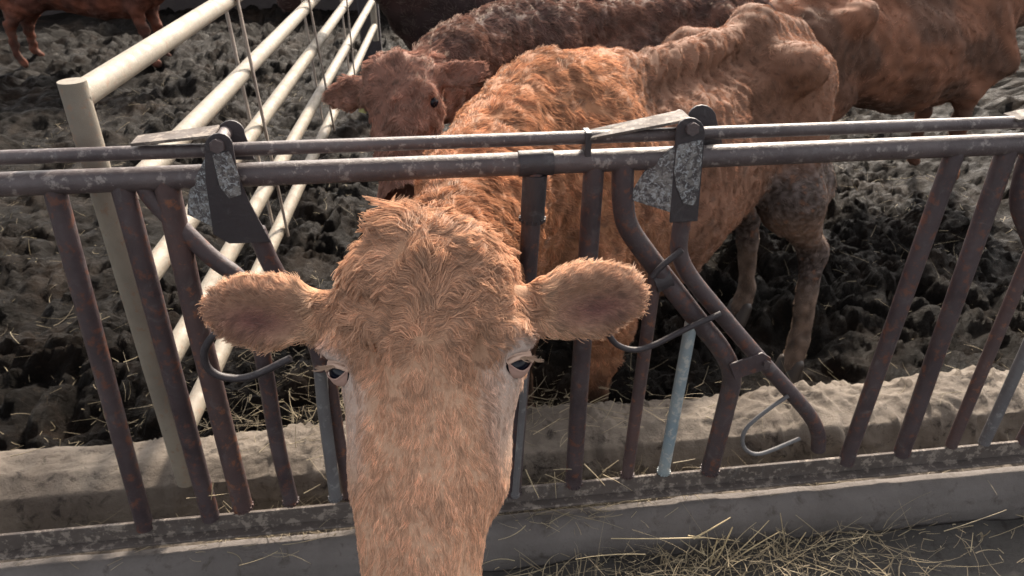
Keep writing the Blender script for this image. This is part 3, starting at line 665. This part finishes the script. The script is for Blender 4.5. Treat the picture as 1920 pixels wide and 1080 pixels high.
def cow_col(P, N_):
    n = len(P); q = loc(P); hd_ = np.linalg.norm(q+A(0, .05, .08), axis=1); b = (P-W)@np.stack([bax, blt, zz]).T
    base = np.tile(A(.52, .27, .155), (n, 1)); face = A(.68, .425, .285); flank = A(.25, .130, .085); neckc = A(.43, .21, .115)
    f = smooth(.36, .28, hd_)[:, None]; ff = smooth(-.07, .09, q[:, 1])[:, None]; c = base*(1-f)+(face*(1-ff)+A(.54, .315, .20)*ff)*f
    fb_ = (smooth(.1, .45, b[:, 0])*smooth(.35, .45, hd_))[:, None]; c = c*(1-fb_)+flank*fb_  # browner flank, darkened further to carry its soft shade in the coat colour
    fn_ = (smooth(.25, .05, b[:, 0])*smooth(.32, .42, hd_))[:, None]; c = c*(1-fn_)+neckc*fn_
    c = c*(1+(.09*NA(P)+.07*NB(P))*(1-.7*f[:, 0]))[:, None]
    # pale skin round the eyes and down the cheek
    for e in eyeP:
        d = np.linalg.norm((P-e)*1.0, axis=1); g_ = (smooth(.056, .024, d)*smooth(.074, .094, np.abs(q[:, 0])))[:, None]*.85; c = c*(1-g_)+A(.74, .62, .56)*g_
    g_ = (smooth(.060, .084, np.abs(q[:, 0]+.004))*smooth(.01, -.02, q[:, 1])*smooth(-.17, -.06, q[:, 1])*(hd_ < .3))[:, None]*.75; c = c*(1-g_)+A(.70, .55, .47)*g_
    ed, ins = ear_edge(P); c = c*(1-.75*ins[:, None])+A(.42, .25, .17)*.75*ins[:, None]
    # cupped inside of the ears: pink, the hollow's shade put into the colour
    for M_, c0, L_, sg in ((MxL, eL0, .17, 1), (MxR, eR0, .155, -1)):
        l_ = (P-c0)@M_.T; g_ = (np.exp(-(((l_[:, 0]-L_*.60)/.045)**2+((l_[:, 1]-.012*sg)/.020)**2))*(l_[:, 2] > -.004)*(N_@M_[2] > 0))[:, None]*.9
        c = c*(1-g_)+A(.19, .075, .07)*g_
    ed, ins = ear_edge(P); g_ = (ed*.6)[:, None]; c = c*(1-g_)+A(.80, .54, .36)*g_  # blond ear fringe, its backlit glow put into the colour
    # muzzle
    g_ = smooth(-.29, -.32, q[:, 1])[:, None]*(hd_ < .4)[:, None]; c = c*(1-g_)+A(.25, .15, .13)*g_
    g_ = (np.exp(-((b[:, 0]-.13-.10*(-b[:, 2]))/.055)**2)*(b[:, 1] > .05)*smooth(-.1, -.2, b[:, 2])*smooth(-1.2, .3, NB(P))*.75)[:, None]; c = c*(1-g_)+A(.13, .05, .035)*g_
    # grey clods caked on the thigh and lower legs
    leg = smooth(1.0, .84, P[:, 2]-GZ)*smooth(.88, 1.02, b[:, 0]); leg2 = smooth(.62, .42, P[:, 2]-GZ)
    m_ = np.clip(leg*smooth(-2.6, -1.0, NC(P)+NB(P)*.6)+leg2*.55*smooth(-1, .6, NB(P)), 0, .93)[:, None]
    mc = A(.085, .070, .066)*(1+.75*NC(P))[:, None].clip(.2, 2.4); c = c*(1-m_)+mc*m_
    g_ = (smooth(.42, .30, P[:, 2]-GZ)*smooth(.85, 1.0, b[:, 0])*.7)[:, None]; c = c*(1-g_)+A(.24, .17, .13)*g_*(1+.3*NB(P))[:, None]
    belly = (smooth(.80, .66, P[:, 2]-GZ)*smooth(.5, .62, P[:, 2]-GZ)*smooth(.75, .95, b[:, 0])*.35)[:, None]; c = c*(1-belly)+A(.45, .28, .20)*belly
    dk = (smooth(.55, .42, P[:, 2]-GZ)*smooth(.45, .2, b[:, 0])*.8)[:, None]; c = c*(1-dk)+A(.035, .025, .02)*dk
    return c
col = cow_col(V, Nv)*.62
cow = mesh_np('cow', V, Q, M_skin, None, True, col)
tag(cow, 'light ginger cow facing the camera with her head pushed through the barrier', 'cow', 'cattle in the muddy pen')
for s_, e in zip((-1, 1), eyeP):
    r_ = .0200; c = hl(.1085*s_, .006, -.049); V2 = []; Q2 = []
    for i in range(17):
        for j in range(28):
            th, ph = PI*i/16, 2*PI*j/28; V2.append(c+r_*A(math.sin(th)*math.cos(ph), math.sin(th)*math.sin(ph), math.cos(th)))
    for i in range(16):
        for j in range(28): k2 = (j+1) % 28; Q2.append((i*28+j, (i+1)*28+j, (i+1)*28+k2, i*28+k2))
    mesh_np('eye', V2, Q2, M_eye, cow)
    vv = R_*s_*.52+N3*.85; vv = nrm(vv); ww = nrm(R_*s_*.85-N3*.52)
    sp = lambda th, ph, r: c+r*(math.cos(ph)*(vv*math.cos(th)+ww*math.sin(th))+U_*math.sin(ph))
    for sgn_, p0, tr in ((1, .24, .0034), (-1, .60, .0012)):
        thm = math.radians(54); ed_ = lambda th: sgn_*p0*max(0, math.cos(th/thm*PI/2))-.12*(th/thm)*0+.10*math.sin(th)
        V2 = []; Q2 = []; ths = np.linspace(-thm, thm, 25); m_ = 8
        for th in ths:
            e0 = ed_(th)
            for k in range(m_): ph = e0+(sgn_*(1.35 if sgn_ > 0 else 1.25)-e0)*k/(m_-1); V2.append(sp(th, ph, r_+.0012+(.0045*math.sin(PI*min(1, k/(m_-1)*1.2)) if sgn_ > 0 else .0)))
        for i in range(24):
            for k in range(m_-1): q4 = (i*m_+k, (i+1)*m_+k, (i+1)*m_+k+1, i*m_+k+1); Q2.append(q4 if sgn_*s_ > 0 else q4[::-1])
        n0 = len(V2); Q2 = [tuple(q) for q in Q2]
        mb = MB(); mb.add(V2, Q2); mb.tube([sp(th, ed_(th), r_+.0022) for th in ths[::2]], tr, 10, 3); mb.build('eyelid', M_lid if sgn_ > 0 else M_lid2, cow)
    mb = MB()
    for k in range(44):
        th = -.3+1.15*k/43; e0 = .24*max(0, math.cos(th/math.radians(54)*PI/2))+.10*math.sin(th); p = sp(th, e0, r_+.004); d = p+nrm(vv*.6+ww*(.5*math.sin(th)+.3)-U_*random.uniform(.0, .5)+R_*s_*.3)*random.uniform(.009, .018)
        mb.tube([p, p*.5+d*.5-U_*.0012, d], [.00055, .00045, .0002], 4, 3, cap=False)
    mb.build('eyelashes', M_lash, cow)
for key in ('hn', 'hf', 'fn', 'ff'):
    hx, hl2 = pose[key]; p = T(hx-.02, hl2, GZ+.035)
    for s_ in (-1, 1):
        Fh = Field(np.arange(p[0]-.12, p[0]+.12, .008), np.arange(p[1]-.12, p[1]+.12, .008), np.arange(GZ-.06, GZ+.14, .008))
        q0 = p+blt*.024*s_; Fh.cone(q0+A(0, 0, .03), q0-bax*.045-A(0, 0, .035), .032, .034, .02)
        v2, q2 = Fh.mesh(); mesh_np('hoof', v2, q2, M_hoof, cow)

whorl = A(-.004, .030)
def head_dir(P, N_):
    q = loc(P); a = q[:, 0]-.0; b = q[:, 1]; dx = a-whorl[0]; dy = b-whorl[1]
    # below the whorl hair fans down; above it streams to both sides
    dn = np.stack([dx*6.0, -np.ones_like(dx), 0*dx], 1)
    sgn = np.tanh(dx/.018)
    sd = np.stack([sgn*1.0, (.7*np.exp(-(dx/.012)**2)+.10)*smooth(0, .05, dy)+smooth(.12, .17, dy)*.35-3.2*np.abs(dx)*(1-smooth(.10, .16, dy)), 0*dx], 1)
    t = smooth(-.02, .03, dy+ -.35*np.abs(dx)); D = nrm(dn)*(1-t[:, None])+nrm(sd)*t[:, None]
    rr = np.sqrt(dx**2+dy**2); rad_ = np.stack([dx, dy, 0*dx], 1)/np.maximum(rr, 1e-4)[:, None]; g_ = np.exp(-(rr/.030)**2)[:, None]; D = D*(1-g_)+rad_*g_
    # poll tuft
    g_ = smooth(.165, .19, b)[:, None]; D = D*(1-g_)+np.stack([np.where(a < -.0, -.35, .95), np.where(a < 0, .9, .35), .2+0*a], 1)*g_
    W3 = D@HM
    # ears
    for M_, c0, L_ in ((MxL, eL0, .17), (MxR, eR0, .155)):
        l_ = (P-c0)@M_.T; g_ = smooth(.0, .03, l_[:, 0])[:, None]; e = M_[0]*.8+np.clip(l_[:, 1:2]/.05, -1, 1)*M_[1]*1.0; W3 = W3*(1-g_)+e*g_
    return W3
def body_dir(P, N_):
    b = (P-W)@np.stack([bax, blt, zz]).T; q = loc(P); hd_ = np.linalg.norm(q+A(0, .05, .08), axis=1)
    D = bax[None]*.75+zz[None]*(-.75)+np.zeros((len(P), 1))
    low = smooth(.62, .45, P[:, 2]-GZ)[:, None]; D = D*(1-low)+A(0, 0, -1)*low
    h = smooth(.36, .30, hd_)[:, None]; return D*(1-h)+head_dir(P, N_)*h
tuftc = hl(-.03, .205, -.04)
def cow_len(P, N_):
    q = loc(P); hd_ = np.linalg.norm(q+A(0, .05, .08), axis=1); b = q[:, 1]
    bq = (P-W)@bax; L_ = np.where(hd_ < .34, .018, .023-.006*smooth(.15, .40, bq))
    L_ = np.where(hd_ < .34, .0140+.0105*smooth(-.03, .10, b), L_); L_ = L_+.0*b
    L_ = L_+.018*smooth(.15, .19, b)*(hd_ < .36)*np.where(q[:, 0] < .0, 1.5, .3)
    ed, ins = ear_edge(P); L_ = np.where(ins > 0, .014+.012*ed, L_)
    for e in eyeP: L_ = np.where(np.linalg.norm(P-e, axis=1) < .045, .0045+.012*smooth(.022, .040, np.linalg.norm(P-e, axis=1)), L_)
    L_ = np.where((np.abs(q[:, 0]) > .085) & (b < -.01) & (b > -.13) & (hd_ < .3), np.minimum(L_, .008), L_)
    L_ = np.where(P[:, 2]-GZ < .5, .014, L_); return L_
def cow_dens(P, N_):
    vd = CAM-P; di = np.linalg.norm(vd, axis=1); fc = np.sum(nrm(vd)*N_, 1); d = np.where(fc > -.35, 1.0, .06)*(1/di)**1.5
    for e in eyeP: d = d*np.where(np.linalg.norm(P-e, axis=1) < .017, 0.0, 1)
    q = loc(P); d = d*np.where((q[:, 1] < -.30) & (np.linalg.norm(q, axis=1) < .5), .2, 1); return d
FURK = 1.35
def calm_head(P):
    q = loc(P); k = .50+.50*smooth(-.03, .07, q[:, 1]); ed, ins = ear_edge(P); k = np.where(ins > 0, .45, k)
    return np.where((q[:, 1] > .12) & (np.abs(q[:, 0]) < .1), 1.0, k)
hdc = np.linalg.norm(loc(V[Q].mean(1))+A(0, .05, .08), axis=1) < .34
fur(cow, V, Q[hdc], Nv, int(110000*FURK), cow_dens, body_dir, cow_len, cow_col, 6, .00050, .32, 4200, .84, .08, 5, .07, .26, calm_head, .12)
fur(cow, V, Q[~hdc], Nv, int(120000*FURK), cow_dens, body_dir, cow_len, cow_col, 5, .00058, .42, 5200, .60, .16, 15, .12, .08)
# tail
tb = T(1.24+.33, 0, zc(.86)); tl = [tb, tb+bax*.05+A(0, 0, -.10), tb+bax*.06+blt*.02+A(0, 0, -.4), tb+bax*.03+blt*.03+A(0, 0, -.75)]
MB().tube(tl, [.03, .026, .018, .03], 14, 6).build('tail', plain('tail_hide', (.16, .085, .05), .9), cow)

# ======================= the other cattle
def herd_cow(name_label, W, axd, H, sc_, cols, nhair, head=None, neck_down=.0, fine=.012, seed=50, L_=1.25, pose=None, rim=.02, tagc=False, crop=None, bony=0):
    ax = nrm(A(axd[0], axd[1], 0)); lt = A(ax[1], -ax[0], 0); W = A(*W); pose = dict(pose or {}, len=L_)
    P0 = W-ax*1.0; P1 = W+ax*(L_+.5)*sc_; lo = np.minimum(P0, P1)-.45; hi = np.maximum(P0, P1)+.45
    mk = lambda a, b: np.arange(a, b, fine)
    Fd = Field(mk(lo[0], hi[0]), mk(lo[1], hi[1]), mk(GZ-.05, W[2]+.22)); T, zc = cow_body(Fd, W, ax, sc_, GZ, pose, bony)
    if head is None: Oh = T(-.72, .0, W[2]-.22-neck_down); Zd = nrm(ax*.55+zz*.0-ax*1.6+zz*.25); U2 = nrm(zz*.8+ax*.5); N2 = nrm(-ax-U2*(-ax@U2)); R2 = np.cross(U2, N2)
    else: Oh, R2, U2, N2 = head
    M2 = np.stack([R2, U2, N2]); h2 = lambda a, b, f: Oh+sc_*(R2*a+U2*b+N2*f)
    nb = h2(0, .07, -.17); mid = T(-.12, 0, W[2]-.17)*.5+nb*.5
    for a, b, ra, rb in [(T(.12, 0, W[2]-.30), T(-.10, 0, W[2]-.24), .26, .20), (T(-.10, 0, W[2]-.24), mid, .20, .15), (mid, nb, .15, .105)]: Fd.cone(a, b, ra*sc_, rb*sc_, .08, 'u', (tuple(lt), .75))
    Fd.cone(T(.05, 0, W[2]-.10), mid+zz*.05, .09*sc_, .09*sc_, .1)
    Fd.put(Oh-.42*sc_, Oh+.35*sc_, lambda X, Y, Z: head_sdf(X, Y, Z, Oh, M2, sc_), .02, 'u', .02)
    Fd.ell(h2(0, .125, -.060), M2, A(.108, .062, .06)*sc_, .03)
    Fd.ell(h2(-.014, -.325, -.075), M2, A(.072, .055, .062)*sc_, .03)
    for s_ in (-1, 1):
        Fd.ell(h2(.092*s_, .024, -.036), M2, A(.034, .034, .026)*sc_, .03)
        Fd.ell(h2(.108*s_, -.012, -.040), M2, A(.020, .013, .022)*sc_, .008, 's')
        b0 = h2(.10*s_, .10, -.09); t0 = h2(.285*s_, .095, -.10); ear(b0, t0, .058*sc_, .018*sc_, N2, Fd, .02, -s_)
    V, Q = Fd.mesh(); V = relax(V, Q, 3); Nv = vnormals(V, Q); V = V+Nv*(.006*SNoise(4, 14, seed)(V)+.004*SNoise(11, 14, seed+1)(V))[:, None]; Nv = vnormals(V, Q)
    NB_ = SNoise(12, 14, seed+2); NA_ = SNoise(3, 12, seed+3)
    def cf_(P, N_):
        c = np.tile(A(*cols[0]), (len(P), 1)); g_ = smooth(-.6, 1.0, NA_(P))[:, None]; c = c*(1-g_)+A(*cols[1])*g_; c = c*(1+.12*NB_(P))[:, None]
        if len(cols) > 2: hq = (P-Oh)@M2.T/sc_; g_ = smooth(.40, .30, np.linalg.norm(hq+A(0, .05, .08), axis=1))[:, None]; c = c*(1-g_)+A(*cols[2])*g_*(1+.12*NB_(P))[:, None]
        m_ = (smooth(.65, .35, P[:, 2]-GZ)*.6*smooth(-1, .8, NB_(P)))[:, None]; return c*(1-m_)+A(.07, .05, .042)*m_
    body = mesh_np('cow', V, Q, M_skin, None, True, cf_(V, Nv)*.6); tag(body, name_label, 'cow', 'cattle in the muddy pen')
    def df_(P, N_):
        q = (P-Oh)@M2.T/sc_; hd_ = np.linalg.norm(q+A(0, .05, .08), axis=1); D = (ax*.75-zz*.8)[None]+0*P
        dx = q[:, 0]; dh = np.stack([dx*7, np.where(q[:, 1] > .03, .5, -1), 0*dx], 1)@M2; e = np.stack([np.sign(dx), 0*dx, 0*dx], 1)@M2
        g_ = smooth(.115, .14, np.abs(dx))[:, None]; dh = dh*(1-g_)+e*g_; h = smooth(.36, .30, hd_)[:, None]; return D*(1-h)+dh*h
    def lf_(P, N_):
        q = (P-Oh)@M2.T/sc_; hd_ = np.linalg.norm(q+A(0, .05, .08), axis=1)
        return np.where(hd_ < .34, .022, rim)+.03*smooth(.16, .20, q[:, 1])*(hd_ < .36)*(np.abs(q[:, 0]) < .09)
    def dn_(P, N_): 
        vd = CAM-P; di = np.linalg.norm(vd, axis=1); fc = np.sum(nrm(vd)*N_, 1); return np.where(fc > -.35, 1.0, .08)/di
    fur(body, V, Q, Nv, nhair, dn_, df_, lf_, cf_, 4, .0009, .45, max(800, nhair//26), .65, .18, seed+7, .14, .16)
    for s_ in (-1, 1):
        r_ = .0175*sc_; c = h2(.1045*s_, -.011, -.050); V2 = []; Q2 = []
        for i in range(9):
            for j in range(16): th, ph = PI*i/8, 2*PI*j/16; V2.append(c+r_*A(math.sin(th)*math.cos(ph), math.sin(th)*math.sin(ph), math.cos(th)))
        for i in range(8):
            for j in range(16): k2 = (j+1) % 16; Q2.append((i*16+j, (i+1)*16+j, (i+1)*16+k2, i*16+k2))
        mesh_np('eye', V2, Q2, M_eye, body)
    tb = T(L_+.30, 0, zc(.86)); MB().tube([tb, tb+ax*.06+A(0, 0, -.10), tb+ax*.07+A(0, 0, -.45), tb+ax*.05+A(0, 0, -.8)], [.03, .026, .018, .03], 10, 5).build('tail', M_tail, body)
    return body, h2, M2
M_tail = plain('tail_hide_dark', (.10, .05, .035), .9)
# the one looking on from behind: face turned a little to our left
ya = math.radians(-14); O2 = PD(744, 184, 2.42); ri = math.radians(15)
Rr = nrm(cr*math.cos(ya)+fh*math.sin(-ya)*-1.0); Rr = nrm(cr*math.cos(ya)-fh*math.sin(ya)*-1); Uu = nrm(zz*.75+fh*.66); Uu = nrm(Uu-Rr*(Uu@Rr)); Nn_ = np.cross(Rr, Uu)
Rr, Uu = Rr*math.cos(ri)+Uu*math.sin(ri), Uu*math.cos(ri)-Rr*math.sin(ri)
b2, h2, M2 = herd_cow('dark reddish brown cow with a yellow ear tag looking over from behind the ginger cow', (.42, 3.18, 1.27), (.86, .50), 1.3, 1.0, [(.15, .075, .055), (.085, .048, .042), (.27, .14, .105)], 90000, head=(O2, Rr, Uu, Nn_), seed=60, rim=.026)
MB().plate([h2(-.150, .050, -.075), h2(-.118, .046, -.075), h2(-.112, .015, -.075), h2(-.135, .005, -.074), h2(-.158, .016, -.075)], .002, tuple(M2[2])).build('ear_tag', M_tag, b2)
herd_cow('very dark brown cow standing beyond the far end of the pipe gate', (.22, 4.25, 1.28), (.97, .22), 1.3, 1.0, [(.055, .030, .028), (.035, .022, .022)], 22000, seed=80, fine=.018, neck_down=-.42)
herd_cow('red cow standing on the far side of the cream pipe gate', (-2.55, 8.35, 1.12), (-.98, .15), 1.2, .95, [(.22, .075, .045), (.13, .05, .035)], 9000, seed=90, fine=.018)
herd_cow('brown cow standing beyond the rump of the ginger cow', (3.50, 4.5, 1.22), (-.97, -.24), 1.3, 1.0, [(.28, .13, .08), (.15, .08, .055)], 18000, seed=100, fine=.018)
